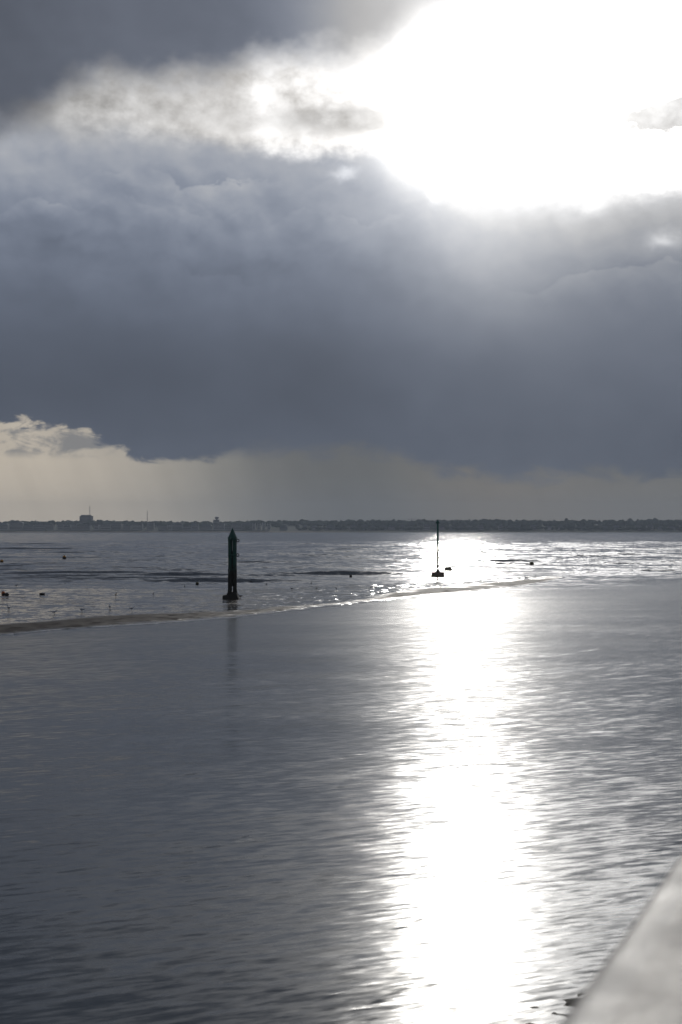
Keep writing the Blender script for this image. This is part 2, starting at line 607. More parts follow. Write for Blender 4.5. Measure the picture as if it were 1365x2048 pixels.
# ------------------------------------------------------------------ water
def water_build(nt, p, pos, obj):
    x, y, z = nt.xyz(pos)
    sea = nt.smooth(-42.0, 10.0, y - x - 120.0)            # open water beyond the spit / sheltered channel
    far = nt.m('DIVIDE', 180.0, nt.m('MAXIMUM', y, 180.0))       # swell flattens out towards deep water
    # slanting flow lines of the ebb
    xr = x * 0.74 + y * 0.67
    yr = y * 0.74 - x * 0.67
    patch = nt.smooth(0.30, 0.72, nt.noise(nt.vec(x * 0.07, y * 0.16, 0.0), 1.0, 4, 0.6))
    right = nt.smooth(-3.0, 9.0, x - y * 0.02)
    # slope fields of the ripples, long across the view and short along it
    def slope(vx, vy, seed, det, rough, k):
        n = nt.new('ShaderNodeTexNoise')
        nt.put(n.inputs['Vector'], nt.vec(vx, vy, seed))
        n.inputs['Scale'].default_value = 1.0
        n.inputs['Detail'].default_value = det
        n.inputs['Roughness'].default_value = rough
        return nt.vm('SCALE', nt.vm('SUBTRACT', S(nt, n.outputs['Color']), (.5, .5, .5)), scale=k)
    streak = nt.smooth(0.60, 0.72, nt.noise(nt.vec((x * 0.62 + y * 0.78) * 0.22, (y * 0.62 - x * 0.78) * 2.6, 2.0), 1.0, 3, 0.55))
    s1 = slope(x * 0.16, y * 0.55, 0.0, 2, 0.5, 0.050)
    s2 = slope(xr * 0.22, yr * 1.9, 3.0, 3, 0.55, (0.05 + patch * 0.12) * nt.smooth(12.0, 42.0, y, 0.55, 1.0))
    s3 = slope((x * 0.92 + y * 0.39) * 1.8, (y * 0.92 - x * 0.39) * 8.0, 7.0, 3, 0.6, 0.24 + patch * 0.14 + streak * 0.40)
    ch = nt.vm('ADD', nt.vm('ADD', s1, s2), s3)
    s4 = slope(x * 0.10, y * 0.30, 11.0, 2, 0.5, far * 0.12 + nt.smooth(380.0, 760.0, y, 0.10, 0.20))
    s5 = slope(x * 0.8, y * 1.8, 17.0, 4, 0.62, far * 0.25 + 0.33)
    op = nt.vm('ADD', s4, s5)
    sl = nt.vm('ADD', nt.vm('SCALE', ch, scale=1.0 - sea), nt.vm('SCALE', op, scale=sea))
    sx, sy, sz_ = nt.xyz(sl)
    # swell runs shoreward: its steeper faces look towards the beach
    face = sea * (0.025 + nt.smooth(380.0, 760.0, y, 0.0, 0.022) + nt.smooth(185.0, 150.0, y, 0.0, 0.045))
    sy = sy - face
    wave = nt.vm('NORMALIZE', nt.vm('ADD', S(nt, nt.t.nodes['Geometry'].outputs['Normal']), nt.vec(sx * 0.55, sy, 0.0)))
    nt.put(p.inputs['Normal'], wave)
    nt.put(p.inputs['Base Color'], nt.mix(sea, (.064, .080, .096), (.034, .045, .058)))
    nt.put(p.inputs['Roughness'], nt.mixf(sea, nt.mixf(patch, 0.17, 0.20) + nt.smooth(25.0, 110.0, y, 0.0, 0.04), far * 0.06 + 0.08))
    p.inputs['IOR'].default_value = 1.333


M_water = material('sea_water', water_build)

NP = 1700
pk_y = 125 + (rng.random(NP) ** 1.5) * 620
pk_x = (rng.random(NP) - 0.5) * 0.56 * pk_y
pk_a = (0.045 + 0.085 * rng.random(NP)) * (0.8 + pk_y / 600)
pk_l = (3 + 10 * rng.random(NP)) * (0.7 + pk_y / 500)
pk_w = 0.7 + 0.6 * rng.random(NP) + pk_y / 400
pk_r = (rng.random(NP) - 0.5) * 0.10


AFLOAT = [g2(*q) for q in ((876, 1153), (898, 1140), (1064, 1130), (702, 1154), (395, 1170), (128, 1118), (4, 1124), (33, 1174))]


def sea_h(X, Y):
    H = np.zeros_like(X)
    xs, ys = X[0], Y[:, 0]
    for q in range(NP):
        i0, i1 = np.searchsorted(xs, [pk_x[q] - 2.2 * pk_l[q], pk_x[q] + 2.2 * pk_l[q]])
        j0, j1 = np.searchsorted(ys, [pk_y[q] - 5 * pk_w[q] - 3, pk_y[q] + 5 * pk_w[q] + 3])
        if any(abs(pk_x[q] - ax) < 1.6 * pk_l[q] + 1 and -9 < pk_y[q] - ay < 4 for ax, ay in AFLOAT):
            continue
        if i1 <= i0 or j1 <= j0:
            continue
        dx_ = X[j0:j1, i0:i1] - pk_x[q]
        dy_ = Y[j0:j1, i0:i1] - pk_y[q] - dx_ * pk_r[q] - 0.6 * np.sin(dx_ * 0.35 + q)
        env = np.exp(-(dx_ / pk_l[q]) ** 2)
        t = dy_ / pk_w[q]
        H[j0:j1, i0:i1] += pk_a[q] * env * (np.exp(-t * t) - 0.45 * np.exp(-((t + 1.7) / 1.1) ** 2))
    H += 0.05 * np.sin(Y * 0.33 + 2.5 * fbm(X * 0.03, Y * 0.05, 5) * 3) * sstep(150, 260, Y)
    start = np.where(X > NX[-1], np.interp(X, [NX[-1], 60], [138, 148]), y_far(X) + 6)
    win = sstep(0, np.where(X > NX[-1], 45, 16), Y - start) * sstep(745, 450, Y) * sstep(205, 180, np.abs(X))
    return H * win


vs, fs = [], []
off = 0
ys_mid = np.concatenate([np.arange(100, 300, 0.55), np.arange(300, 751, 1.1)])
ys_mid[-1] = 750.0
for xs, ys, zf in ((np.linspace(-210, 210, 43), np.linspace(-40, 100, 15), lambda X, Y: X * 0),
                   (np.linspace(-210, 210, 301), ys_mid, sea_h),
                   (np.linspace(-210, 210, 15), np.linspace(750, 4300, 40), lambda X, Y: X * 0),
                   (np.linspace(-4500, -210, 20), np.linspace(-40, 4300, 30), lambda X, Y: X * 0),
                   (np.linspace(210, 4500, 20), np.linspace(-40, 4300, 30), lambda X, Y: X * 0),
                   (np.linspace(-4500, 4500, 20), np.linspace(-900, -40, 6), lambda X, Y: X * 0)):
    v, f = grid(xs, ys, zf)
    vs.append(v)
    fs.append(f + off)
    off += len(v)
tag(fast_mesh('water', np.concatenate(vs), np.concatenate(fs), M_water), 'grey rippled sea and ebb channel with sun glitter', kind='structure')


# sea bed / ground sheet under everything
def bed_build(nt, p, pos, obj):
    n = nt.noise(pos, 0.5, 5, 0.6)
    nt.put(p.inputs['Base Color'], nt.mix(n, (.10, .085, .065), (.16, .135, .10)))
    p.inputs['Roughness'].default_value = 0.8


v, f = grid(np.linspace(-4600, 4600, 12), np.linspace(-1000, 4400, 12), lambda X, Y: X * 0 - 0.9)
tag(fast_mesh('seabed', v, f, material('sea_bed', bed_build), False), 'sandy sea bed under the water', kind='structure')


# ------------------------------------------------------------------ sandbank
def sand_build(nt, p, pos, obj):
    x, y, z = nt.xyz(pos)
    n = nt.noise(nt.vec(x * 0.5, y * 0.7, 0.0), 1.0, 5, 0.6)
    fine = nt.noise(nt.vec(x * 2.2, y * 3.2, 5.0), 1.0, 4, 0.6)
    dry = nt.smooth(0.012, 0.075, z + (n - 0.5) * 0.07 + (fine - 0.5) * 0.06)
    nt.put(p.inputs['Base Color'], nt.mix(dry, nt.mix(n, (.085, .076, .066), (.12, .105, .088)), nt.mix(n, (.070, .058, .047), (.095, .078, .061))))
    nt.put(p.inputs['Roughness'], nt.mixf(dry, nt.mixf(fine, 0.07, 0.16), 0.6))
    nt.put(p.inputs['Specular IOR Level'], nt.mixf(dry, 0.5, 0.06))
    n3 = nt.new('ShaderNodeTexNoise')
    nt.put(n3.inputs['Vector'], nt.vec(x * 1.5, y * 0.9, 9.0))
    n3.inputs['Scale'].default_value = 1.0
    n3.inputs['Detail'].default_value = 4.0
    n3.inputs['Roughness'].default_value = 0.62
    sl = nt.vm('SCALE', nt.vm('SUBTRACT', S(nt, n3.outputs['Color']), (.5, .5, .5)), scale=nt.mixf(nt.smooth(.35, .65, n), 0.5, 1.5))
    sx, sy, sz_ = nt.xyz(sl)
    nt.put(p.inputs['Normal'], nt.vm('NORMALIZE', nt.vm('ADD', S(nt, nt.t.nodes['Geometry'].outputs['Normal']), nt.vec(sx, sy, 0.0))))


v, f = grid(np.arange(-88, 27.01, 0.30), np.arange(36, 160, 0.40), sand_h)
keep = (v[:, 2][f] > -0.55).any(1)
f = f[keep]
used_v, inv = np.unique(f.ravel(), return_inverse=True)
tag(fast_mesh('sandbank', v[used_v], inv.reshape(f.shape), material('wet_sand', sand_build)), 'wet brown sandbank and tidal flat behind the channel', kind='structure')


# foam along the edge of the channel and the wash on the seaward side
def foam_build(nt, p, pos, obj):
    n = nt.noise(pos, 6.0, 4, 0.6)
    nt.put(p.inputs['Base Color'], nt.mix(n, (.62, .63, .63), (.82, .82, .81)))
    p.inputs['Roughness'].default_value = 0.9
    p.inputs['Specular IOR Level'].default_value = 0.1
    bump(nt, p, n * 0.05)


M_foam = material('sea_foam', foam_build)


def foam_line(name, label, pts_y, x0, x1, wid, seed, gap):
    verts, faces = [], []
    xs = np.arange(x0, x1, 0.12)
    fy = np.array([pts_y(np.array([q]))[0] for q in xs])
    wv = wid * (0.25 + 1.1 * fbm(xs * 0.5, xs * 0 + seed, seed, 3))
    nz = fbm(xs * 0.22, xs * 0 + 3.3, seed + 5, 4)
    on = nz > gap
    wv = wv * np.clip((nz - gap) * 9, 0.02, 1)
    jit = (fbm(xs * 0.8, xs * 0 + 9.1, seed + 8, 3) - 0.5) * 0.5
    for k in range(len(xs) - 1):
        if not on[k]:
            continue
        b = len(verts)
        for q in (k, k + 1):
            ww = wv[q] if on[q] else 0.02
            if k == 0 or not on[k - 1] and q == k:
                ww = 0.02
            y = fy[q] + jit[q]
            verts += [(xs[q], y - ww / 2, 0.006), (xs[q], y - ww * 0.15, 0.035), (xs[q], y + ww * 0.2, 0.040), (xs[q], y + ww / 2, 0.008)]
        for r in range(3):
            faces.append((b + r, b + 4 + r, b + 5 + r, b + 1 + r))
    tag(mesh_obj(name, verts, faces, M_foam, smooth=True), label, kind='stuff')


foam_line('foam', 'thin white foam line along the channel edge of the sandbank', lambda q: y_near(q) + (fbm(q * 0.35, y_near(q) * 0.35, 3) - 0.5) * 1.6 + 0.0,
          g2(30, 1268)[0], g2(760, 1202)[0], 0.5, 4, 0.34)
foam_line('foam', 'broken pale wash on the seaward edge of the flat', lambda q: y_far(q) + 1.5, -40, g2(470, 1178)[0], 2.2, 14, 0.42)

# ------------------------------------------------------------------ green pile marker
M_pile = None


def pile_build(nt, p, pos, obj):
    x, y, z = nt.xyz(pos)
    n = nt.noise(nt.vec(x * 6.0, y * 6.0, z * 1.2), 1.0, 5, 0.65)
    weed = nt.smooth(2.75, 1.75, z + (n - 0.5) * 1.0)
    paint = nt.mix(nt.smooth(.42, .72, n), (.002, .070, .052), (.005, .040, .031))
    nt.put(p.inputs['Base Color'], nt.mix(weed, paint, nt.mix(n, (.010, .012, .010), (.026, .024, .018))))
    nt.put(p.inputs['Roughness'], nt.mixf(weed, 0.45, 0.85))
    bump(nt, p, n * 0.05)


M_pile = material('green_painted_pile', pile_build)
M_block = simple('weedy_concrete', (.028, .027, .024), 0.8, 0.4, 4.0, bmp=0.05)
M_iron = simple('dark_iron', (.02, .03, .028), 0.5, 0.4, 12.0, 0.6)
PB = ground(462, 1199)
py_ = PB.y


def zat(py, y): return at(682, py, y).z
def xat(px, y): return at(px, 1060, y).x


mk = empty('pile_marker', (xat(465.5, py_), py_, 0))
tag(mk, 'dark green bundled pile marker with pointed cap standing on the wet flat', 'channel marker')
ztop, zcap = zat(1056, py_), zat(1076, py_)
for k, (sx, sy) in enumerate(((-1, -1), (1, -1), (1, 1), (-1, 1))):
    bm = bmesh.new()
    pts, rad = [], []
    for i in range(15):
        t = i / 14.0
        z = 0.15 + (zcap + 0.06 - 0.15) * t
        sp = 0.161 + 0.012 * (1 - t) + (0.05 * max(0, 1 - t * 9))
        thick = 0.130 + 0.006 * math.sin(7 * t + k * 2) + (0.022 * random.random() if t < 0.5 else 0.004)
        pts.append((sx * sp + 0.012 * math.sin(5 * t + k), sy * sp, z))
        rad.append(thick)
    tube(bm, pts, rad, 12)
    bm_obj('pile', bm, M_pile, mk, True)
bm = bmesh.new()                                   # faceted cone cap with a lip
lathe(bm, [(0.30, zcap - 0.05), (0.345, zcap - 0.04), (0.345, zcap + 0.03), (0.30, zcap + 0.10), (0.16, zcap + 0.40), (0.03, ztop - 0.03), (0.012, ztop)], 12)
bm_obj('cap', bm, M_pile, mk)
for z0, z1, r in ((zat(1081, py_), zat(1077.5, py_), .318), (zat(1112, py_), zat(1108, py_), .322), (zat(1142, py_), zat(1137, py_), .325)):
    bm = bmesh.new()
    n = 24
    box(bm, -r + .02, r - .02, -r + .02, r - .02, z0, z1, 0.04)
    bm_obj('clamp_band', bm, M_pile, mk)
bm = bmesh.new()                                   # mussels and weed choking the gap between the piles
pr_ = []
for i in range(17):
    z = zat(1172, py_) + (zat(1101, py_) - zat(1172, py_)) * i / 16
    pr_.append((0.10 + 0.05 * random.random() if 0 < i < 16 else 0.03, z))
lathe(bm, pr_, 9, jit=0.25)
bm_obj('weed_growth', bm, M_block, mk, True)
for py in (1081, 1110):                            # mooring rings on the right side
    z = zat(py, py_)
    rx = xat(476.0, py_) - mk.location.x
    bm = bmesh.new()
    torus(bm, (rx, 0.0, z), 0.095, 0.032, 'Y')
    r = bm_obj('ring', bm, M_iron, mk, True)
    bm = bmesh.new()
    box(bm, 0.26, rx - 0.05, -0.03, 0.03, z - 0.03, z + 0.03, 0.008)
    bm_obj('bracket', bm, M_iron, r)
bm = bmesh.new()                                   # plinth: squared on the left, sloping on the right
L, Rr = xat(447, py_) - mk.location.x, xat(480, py_) - mk.location.x
prof = [(L, -0.3), (L - .01, 0.30), (L + .10, 0.33), (-0.40, 0.34), (-0.30, 0.55), (0.31, 0.55), (0.36, 0.36), (Rr - .10, 0.16), (Rr, 0.02), (Rr, -0.3)]
A = [bm.verts.new((x, -0.55, z)) for x, z in prof]
B = [bm.verts.new((x, 0.55, z)) for x, z in prof]
for i in range(len(prof)):
    j = (i + 1) % len(prof)
    bm.faces.new((A[j], A[i], B[i], B[j]))
bm.faces.new(A)
bm.faces.new(B[::-1])
bmesh.ops.recalc_face_normals(bm, faces=bm.faces)
bmesh.ops.bevel(bm, geom=list(bm.edges), offset=0.025, segments=2, affect='EDGES')
bm_obj('plinth', bm, M_block, mk)

# ------------------------------------------------------------------ slender beacon pole
M_green = simple('green_paint', (.008, .10, .075), 0.5, 0.35, 5.0)


def pole_build(nt, p, pos, obj):
    x, y, z = nt.xyz(pos)
    n = nt.noise(pos, 4.0, 5, 0.6)
    weed = nt.smooth(3.6, 2.7, z + (n - .5) * 0.8)
    nt.put(p.inputs['Base Color'], nt.mix(weed, (.010, .115, .088), (.045, .034, .024)))
    p.inputs['Roughness'].default_value = 0.6


M_pole = material('beacon_pole_paint', pole_build)
M_conc = simple('brown_weedy_block', (.24, .18, .13), 0.8, 0.3, 3.0, bmp=0.04)
BP = ground(876, 1153.5)
by = BP.y
bc = empty('beacon_pole', (xat(876, by), by, 0))
tag(bc, 'slender dark beacon pole with cone topmark on a square block in the sun glitter', 'beacon')
zb = zat(1144.5, by)
hw = (xat(889, by) - xat(864, by)) / 2
bm = bmesh.new()
box(bm, -hw, hw, -hw, hw, -0.5, zb, 0.03)
bm_obj('base_block', bm, M_conc, bc)
bm = bmesh.new()
lathe(bm, [(0.30, zb - .02), (0.27, zb + .04), (0.16, zb + .16), (0.085, zb + .34), (0.075, zb + .42)], 14)
bm_obj('foot', bm, M_pole, bc, True)
bm = bmesh.new()
zt = zat(1047.5, by)
lathe(bm, [(0.10, zb + .40), (0.105, zat(1134.5, by)), (0.16, zat(1133.8, by)), (0.16, zat(1132.2, by)), (0.115, zat(1131.5, by)), (0.108, zat(1110, by)),
           (0.104, zat(1088, by)), (0.095, zt)], 12)
pole = bm_obj('pole', bm, M_pole, bc, True)
for py in (1086.5, 1098, 1108, 1119):
    bm = bmesh.new()
    z = zat(py, by)
    lathe(bm, [(0.10, z - .05), (0.14, z - .04), (0.14, z + .04), (0.10, z + .05)], 12)
    bm_obj('clamp', bm, M_pole, pole)
bm = bmesh.new()
z0, z1 = zat(1047, by), zat(1038.5, by)
lathe(bm, [(0.05, z0 - .02), (0.235, z0), (0.24, z0 + .05), (0.13, z0 + (z1 - z0) * .5), (0.035, z1 - .07), (0.02, z1)], 14)
bm_obj('topmark', bm, M_green, bc, True)
bm = bmesh.new()
lathe(bm, [(0.055, zt - .02), (0.04, zt + .01), (0.04, z0 + .03)], 8)
bm_obj('topmark_stem', bm, M_iron, bc)

# sunken block with a peaked end just behind the beacon
q = ground(898, 1140.5)
y0 = q.y
x0, x1, xm = xat(890, y0), xat(906, y0), xat(900, y0)
h1, h2 = zat(1135, y0), zat(1132.7, y0)
bm = bmesh.new()
prof = [(x0, -.3), (x0, h1), (xat(897.5, y0), h1), (xm, h2), (xat(903, y0), zat(1136, y0)), (x1, zat(1139.5, y0)), (x1, -.3)]
A = [bm.verts.new((x, y0 - .45, z)) for x, z in prof]
B = [bm.verts.new((x * 1.0, y0 + .45, z)) for x, z in prof]
for i in range(len(prof)):
    j = (i + 1) % len(prof)
    bm.faces.new((A[j], A[i], B[i], B[j]))
bm.faces.new(A)
bm.faces.new(B[::-1])
bmesh.ops.recalc_face_normals(bm, faces=bm.faces)
bmesh.ops.bevel(bm, geom=list(bm.edges), offset=0.03, segments=2, affect='EDGES')
tag(bm_obj('mooring_block', bm, M_conc), 'brown block with a peaked end awash right beside the beacon pole', 'block')

# ------------------------------------------------------------------ buoys
M_yellow = simple('weathered_yellow', (.42, .20, .015), 0.5, 0.35, 6.0)
M_orange = simple('weathered_orange', (.50, .13, .015), 0.5, 0.35, 6.0)
M_olive = simple('olive_buoy', (.10, .085, .025), 0.6, 0.35, 6.0)
M_black = simple('black_weedy_plastic', (.012, .012, .012), 0.6, 0.4, 6.0)


def buoy(px, py, wpx, hpx, mt, label, base=M_black, split=0.35, tilt=0.0, z0=0.0):
    g = ground(px, py, z0)
    k = g.y / FPX
    r, h = wpx * k / 2, hpx * k
    root = empty('mooring_buoy', (g.x, g.y, z0 - h * 0.12))
    root.rotation_euler = (0, tilt, random.random() * 3)
    tag(root, label, 'buoy', 'small mooring buoys off the sandbank')
    H = h * 1.12
    zs = split * H

    def R(z):
        t = (z / H - 0.45) / 0.58
        return r * math.sqrt(max(0.02, 1 - t * t))
    bm = bmesh.new()
    lathe(bm, [(R(zs), zs)] + [(R(zs + (H * .95 - zs) * i / 7), zs + (H * .95 - zs) * i / 7) for i in range(1, 8)] + [(r * .12, H)], 16)
    b = bm_obj('float', bm, mt, root, True)
    bm = bmesh.new()
    torus(bm, (0, 0, H + r * .10), r * .16, r * .05, 'Y', 12, 6)
    bm_obj('eye', bm, M_iron, b)
    bm = bmesh.new()
    lathe(bm, [(r * .15, -H * .1)] + [(R(zs * i / 5), zs * i / 5) for i in range(1, 6)] + [(R(zs) * 1.05, zs + .01), (R(zs) * .9, zs + .02)], 16)
    bm_obj('fouled_underside', bm, base, root, True)
    return root


buoy(4, 1124, 7, 4.5, M_yellow, 'low yellow buoy cut by the picture edge on the open water', split=.35)
buoy(128.5, 1118, 7.5, 7, M_yellow, 'yellow and black buoy alone on the open water below the tower block', split=.55, tilt=.2)
buoy(395, 1170, 7, 6, M_olive, 'dark round buoy in front of the wash nearest the pile marker', split=.5)
buoy(702, 1154.5, 5.6, 5, M_black, 'small black buoy midway between pile marker and beacon pole', split=.4)
buoy(1064, 1130, 9.5, 6.5, M_olive, 'olive domed buoy afloat beyond the tip of the spit', split=.3)
buoy(8.5, 1189.5, 8, 7.5, M_orange, 'orange buoy stranded on the wet flat beside a black one', split=.3, tilt=.5, z0=.03)
buoy(14.5, 1191, 8, 5.5, M_black, 'black buoy stranded against the orange one on the flat', split=.3, z0=.03)
# low black drum lying on the flat
g = ground(85, 1190, .02)
k = g.y / FPX
bm = bmesh.new()
tube(bm, [(-5.6 * k, 0, .07), (-5.2 * k, 0, .07), (-1.5 * k, 0, .075), (1.5 * k, 0, .075), (5 * k, 0, .07), (5.4 * k, 0, .07)], [.05, .085, .09, .09, .085, .05], 12)
o = bm_obj('net_float', bm, M_black, None, True)
o.location = g
tag(o, 'long black float lying on the wet flat near the orange buoy', 'float')

# ------------------------------------------------------------------ birds
M_plum = simple('gull_plumage', (.42, .45, .50), 0.8, 0.2, 8.0)
M_dark = simple('dark_wader_plumage', (.035, .032, .03), 0.8, 0.3, 8.0)
M_bill = simple('bill_and_legs', (.16, .10, .03), 0.6, 0.2, 8.0)


def bird_mesh(name, mt, legs=True, neck=0.0, peck=0.0):
    """one closed figure: tail, body, neck, head and bill lofted along the spine; two legs with feet. Height about 1."""
    bm = bmesh.new()
    hx, hz = 0.40 + 0.10 * neck + 0.16 * peck, 0.84 + 0.10 * neck - 0.42 * peck
    st = [(-0.62, .60, .012, .015), (-0.50, .585, .045, .030), (-0.34, .575, .085, .075), (-0.15, .555, .13, .13), (0.02, .545, .15, .16), (0.18, .57, .135, .15),
          (0.27, .62, .10, .115), (0.30 + .05 * peck, .69 - .1 * peck, .072, .085), (hx - .06, hz - .05, .066, .075), (hx, hz, .072, .075), (hx + .06, hz - .005, .055, .055), (hx + .10, hz - .02, .026, .026),
          (hx + .17, hz - .035, .014, .014), (hx + .23, hz - .055, .004, .005)]
    n = 10
    rings = []
    drop = 0.13
    for x, z, a, b in st:
        z -= drop
        rings.append([bm.verts.new((x, a * math.cos(q * 2 * math.pi / n), z + b * math.sin(q * 2 * math.pi / n))) for q in range(n)])
    for k_, (A, B) in enumerate(zip(rings, rings[1:])):
        for q in range(n):
            bm.faces.new((A[q], A[(q + 1) % n], B[(q + 1) % n], B[q])).material_index = 1 if k_ >= 11 else 0
    bm.faces.new(rings[0][::-1])
    bm.faces.new(rings[-1])
    # folded wing tips crossing over the tail
    for s in (-1, 1):
        tube(bm, [(0.16, s * .12, .49), (-0.1, s * .135, .50), (-0.38, s * .075, .49), (-0.70, s * .02, .495)], [.03, .06, .04, .008], 6)
    if legs:
        for s in (-1, 1):
            tube(bm, [(-.02, s * .06, .35), (-.04, s * .065, .19), (.0, s * .07, .02)], [.030, .016, .014], 6, 1)
            tube(bm, [(-.03, s * .07, .012), (.12, s * .085, .008)], [.016, .012], 5, 1)
    bmesh.ops.recalc_face_normals(bm, faces=bm.faces)
    me = bpy.data.meshes.new(name)
    bm.to_mesh(me)
    bm.free()
    me.materials.append(mt)
    me.materials.append(M_bill)
    me.polygons.foreach_set('use_smooth', [True] * len(me.polygons))
    return me


GULL = [bird_mesh('gull', M_plum, True, a, b) for a, b in ((.3, 0), (0, 0), (.8, 0))]
WADER = [bird_mesh('wading_bird', M_dark, True, a, b) for a, b in ((.4, 0), (0, 1.0), (1, 0))]
SWIM = bird_mesh('floating_bird', M_dark, False, .3, 0)


def sand_z(x, y): return float(sand_h(np.array([[x]]), np.array([[y]]))[0, 0])


def bird(px, py, hpx, me, rz, name, label, group, floor=True):
    g = ground(px, py)
    z = max(sand_z(g.x, g.y), -0.05) if floor else 0.0
    o = bpy.data.objects.new(name, me)
    COL.objects.link(o)
    s = 1.22 * hpx * g.y / FPX
    o.location = (g.x, g.y, z)
    o.scale = (s, s, s)
    o.rotation_euler = (0, 0, rz)
    tag(o, label, 'bird', group)


GG = 'gulls standing in the shallows of the flat'
bird(18, 1222, 12, GULL[2], 2.2, 'gull', 'grey gull standing nearest the picture edge in the shallows', GG)
bird(109, 1229, 9.5, GULL[1], .4, 'gull', 'pale gull second from the picture edge, lowest of the five', GG)
bird(164, 1224, 10, GULL[0], 2.8, 'gull', 'grey gull in the middle of the row of five', GG)
bird(220, 1219, 11, GULL[2], 1.9, 'gull', 'upright gull fourth in the row towards the pile marker', GG)
bird(264, 1221, 8.5, GULL[0], .2, 'gull', 'gull at the end of the row nearest the pile marker', GG)
GW = 'small dark birds on the wet flat'
bird(481, 1197, 8, WADER[0], 2.9, 'wading_bird', 'dark bird standing at the foot of the green pile marker', GW)
for px, py, h, i, rz, lab in ((502, 1165, 6, 1, .3, 'small dark bird bent low behind the pile marker'), (533, 1170, 5, 2, 1.0, 'tiny dark bird just beyond the pile marker on the flat'),
                              (584, 1180, 5, 0, 2.6, 'tiny dark bird leftmost of the four on the flat between marker and beacon'),
                              (623, 1168, 5, 2, 1.4, 'tiny upright bird farthest out on the flat between marker and beacon'),
                              (634, 1179, 5, 0, .3, 'tiny dark bird on the flat below the farthest one'), (673, 1180, 5.5, 2, 1.8, 'tiny upright bird below the black buoy'),
                              (743, 1177, 5, 1, .2, 'tiny feeding bird on the flat nearest the sun glitter'), (232, 1194, 8, 2, 1.5, 'thin upright bird on the flat above the row of gulls'),
                              (307, 1191, 6, 2, 1.3, 'thin upright bird on the flat before the round buoy'), (370, 1175, 6, 2, 1.6, 'thin upright bird beside the dark round buoy'),
                              (1020, 1153, 3.6, 0, .4, 'tiny bird first on the tip of the spit'), (1035, 1158, 4, 2, 1.5, 'tiny bird lowest on the tip of the spit'),
                              (1053, 1157, 4, 0, 2.8, 'tiny bird in the middle of the spit tip'), (1071, 1155, 5, 2, 1.2, 'tiny upright bird last on the tip of the spit')):
    bird(px, py, h, WADER[i], rz, 'wading_bird', lab, GW)
bird(33, 1174, 5, SWIM, .3, 'floating_bird', 'small dark bird afloat beyond the stranded orange buoy', None, False)
bird(131, 1168, 3, SWIM, 2.8, 'floating_bird', 'tiny dark bird afloat farther along the wash', None, False)

# ------------------------------------------------------------------ far shore
SH = 2900.0


def land_z(X, Y):
    s = Y - SH - 40 * (fbm(X * 0.004, X * 0 + 2, 41, 3) - 0.5)
    rise = np.interp(s, [-40, 0, 14, 30, 60, 320, 800, 1600], [-1.5, -.2, 1.6, 3.2, 4.5, 15.0, 18.0, 19.0])
    return rise + sstep(60, 300, s) * 4.0 * (fbm(X * 0.005, Y * 0.004, 44, 3) - 0.5)


def land_build(nt, p, pos, obj):
    x, y, z = nt.xyz(pos)
    n = nt.noise(pos, 0.05, 5, 0.6)
    beach = nt.smooth(2.6, 1.8, z + (n - .5) * 0.8) * nt.smooth(60.0, -120.0, x)
    nt.put(p.inputs['Base Color'], nt.mix(beach, nt.mix(n, (.035, .05, .022), (.07, .08, .04)), nt.mix(n, (.26, .20, .14), (.34, .27, .19))))
    p.inputs['Roughness'].default_value = 0.9


v, f = grid(np.linspace(-2600, 2600, 261), np.concatenate([np.linspace(SH - 40, SH + 80, 25), np.linspace(SH + 100, SH + 1380, 40)]), land_z)
tag(fast_mesh('land', v, f, material('shore_land', land_build)), 'low hazy coast with a pale beach across the bay', kind='structure')


def lz(x, y): return float(land_z(np.array([[x]]), np.array([[y]]))[0, 0])


# far wood: clumpy crowns of leaf-sized facets, read as one mass
def wood_build(nt, p, pos, obj):
    n = nt.noise(pos, 0.09, 3, 0.6)
    nt.put(p.inputs['Base Color'], nt.mix(n, (.028, .042, .020), (.060, .075, .034)))
    p.inputs['Roughness'].default_value = 0.85


bm = bmesh.new()
bmesh.ops.create_icosphere(bm, subdivisions=2, radius=1.0)
ico_v = np.array([v_.co[:] for v_ in bm.verts])
ico_f = np.array([[l.index for l in f_.verts] for f_ in bm.faces])
bm.free()
tv, tf, off = [], [], 0


def tree(x, y, h, wd):
    global off
    zb_ = lz(x, y)
    for k in range(3):
        s = np.array([wd * random.uniform(.28, .5), wd * random.uniform(.28, .5), h * random.uniform(.25, .38)])
        c = np.array([x + wd * random.uniform(-.28, .28), y + random.uniform(-2, 2), zb_ + h * random.uniform(.45, .70)])
        j = 1 + 0.38 * (rng.random((len(ico_v), 1)) - 0.5)
        tv.append(ico_v * s * j + c)
        tf.append(ico_f + off)
        off += len(ico_v)
    tv.append(np.array([(x - .5, y, zb_ - .5), (x + .5, y, zb_ - .5), (x, y + .8, zb_ - .5), (x, y + .2, zb_ + h * .6)]))
    tf.append(np.array([(0, 1, 3), (1, 2, 3), (2, 0, 3)]) + off)
    off += 4


for k in range(1500):
    s = random.random()
    x = random.uniform(-980, 980)
    rt = sstep(-120, 120, x)
    y = SH + 60 + (s ** 0.8) * 420
    if s < 0.35 and x < -60 and random.random() < .75:
        continue
    h = random.uniform(8.0, 12.5) * (1 + .22 * (fbm(np.array([x * .02]), np.array([3.3]), 71)[0] - .5) * 2 + .12 * rt)
    if random.random() < .07:
        h *= random.uniform(1.12, 1.32)
    tree(x, y, h, random.uniform(7, 17))
for k in range(380):
    x = random.uniform(-90, 980)
    tree(x, SH + random.uniform(40, 95), random.uniform(4.5, 8.5), random.uniform(6, 13))
o = fast_mesh('woodland', np.concatenate(tv), np.concatenate(tf), material('far_foliage', wood_build), False)
tag(o, 'dark hazy wood along the ridge of the far shore', kind='stuff')

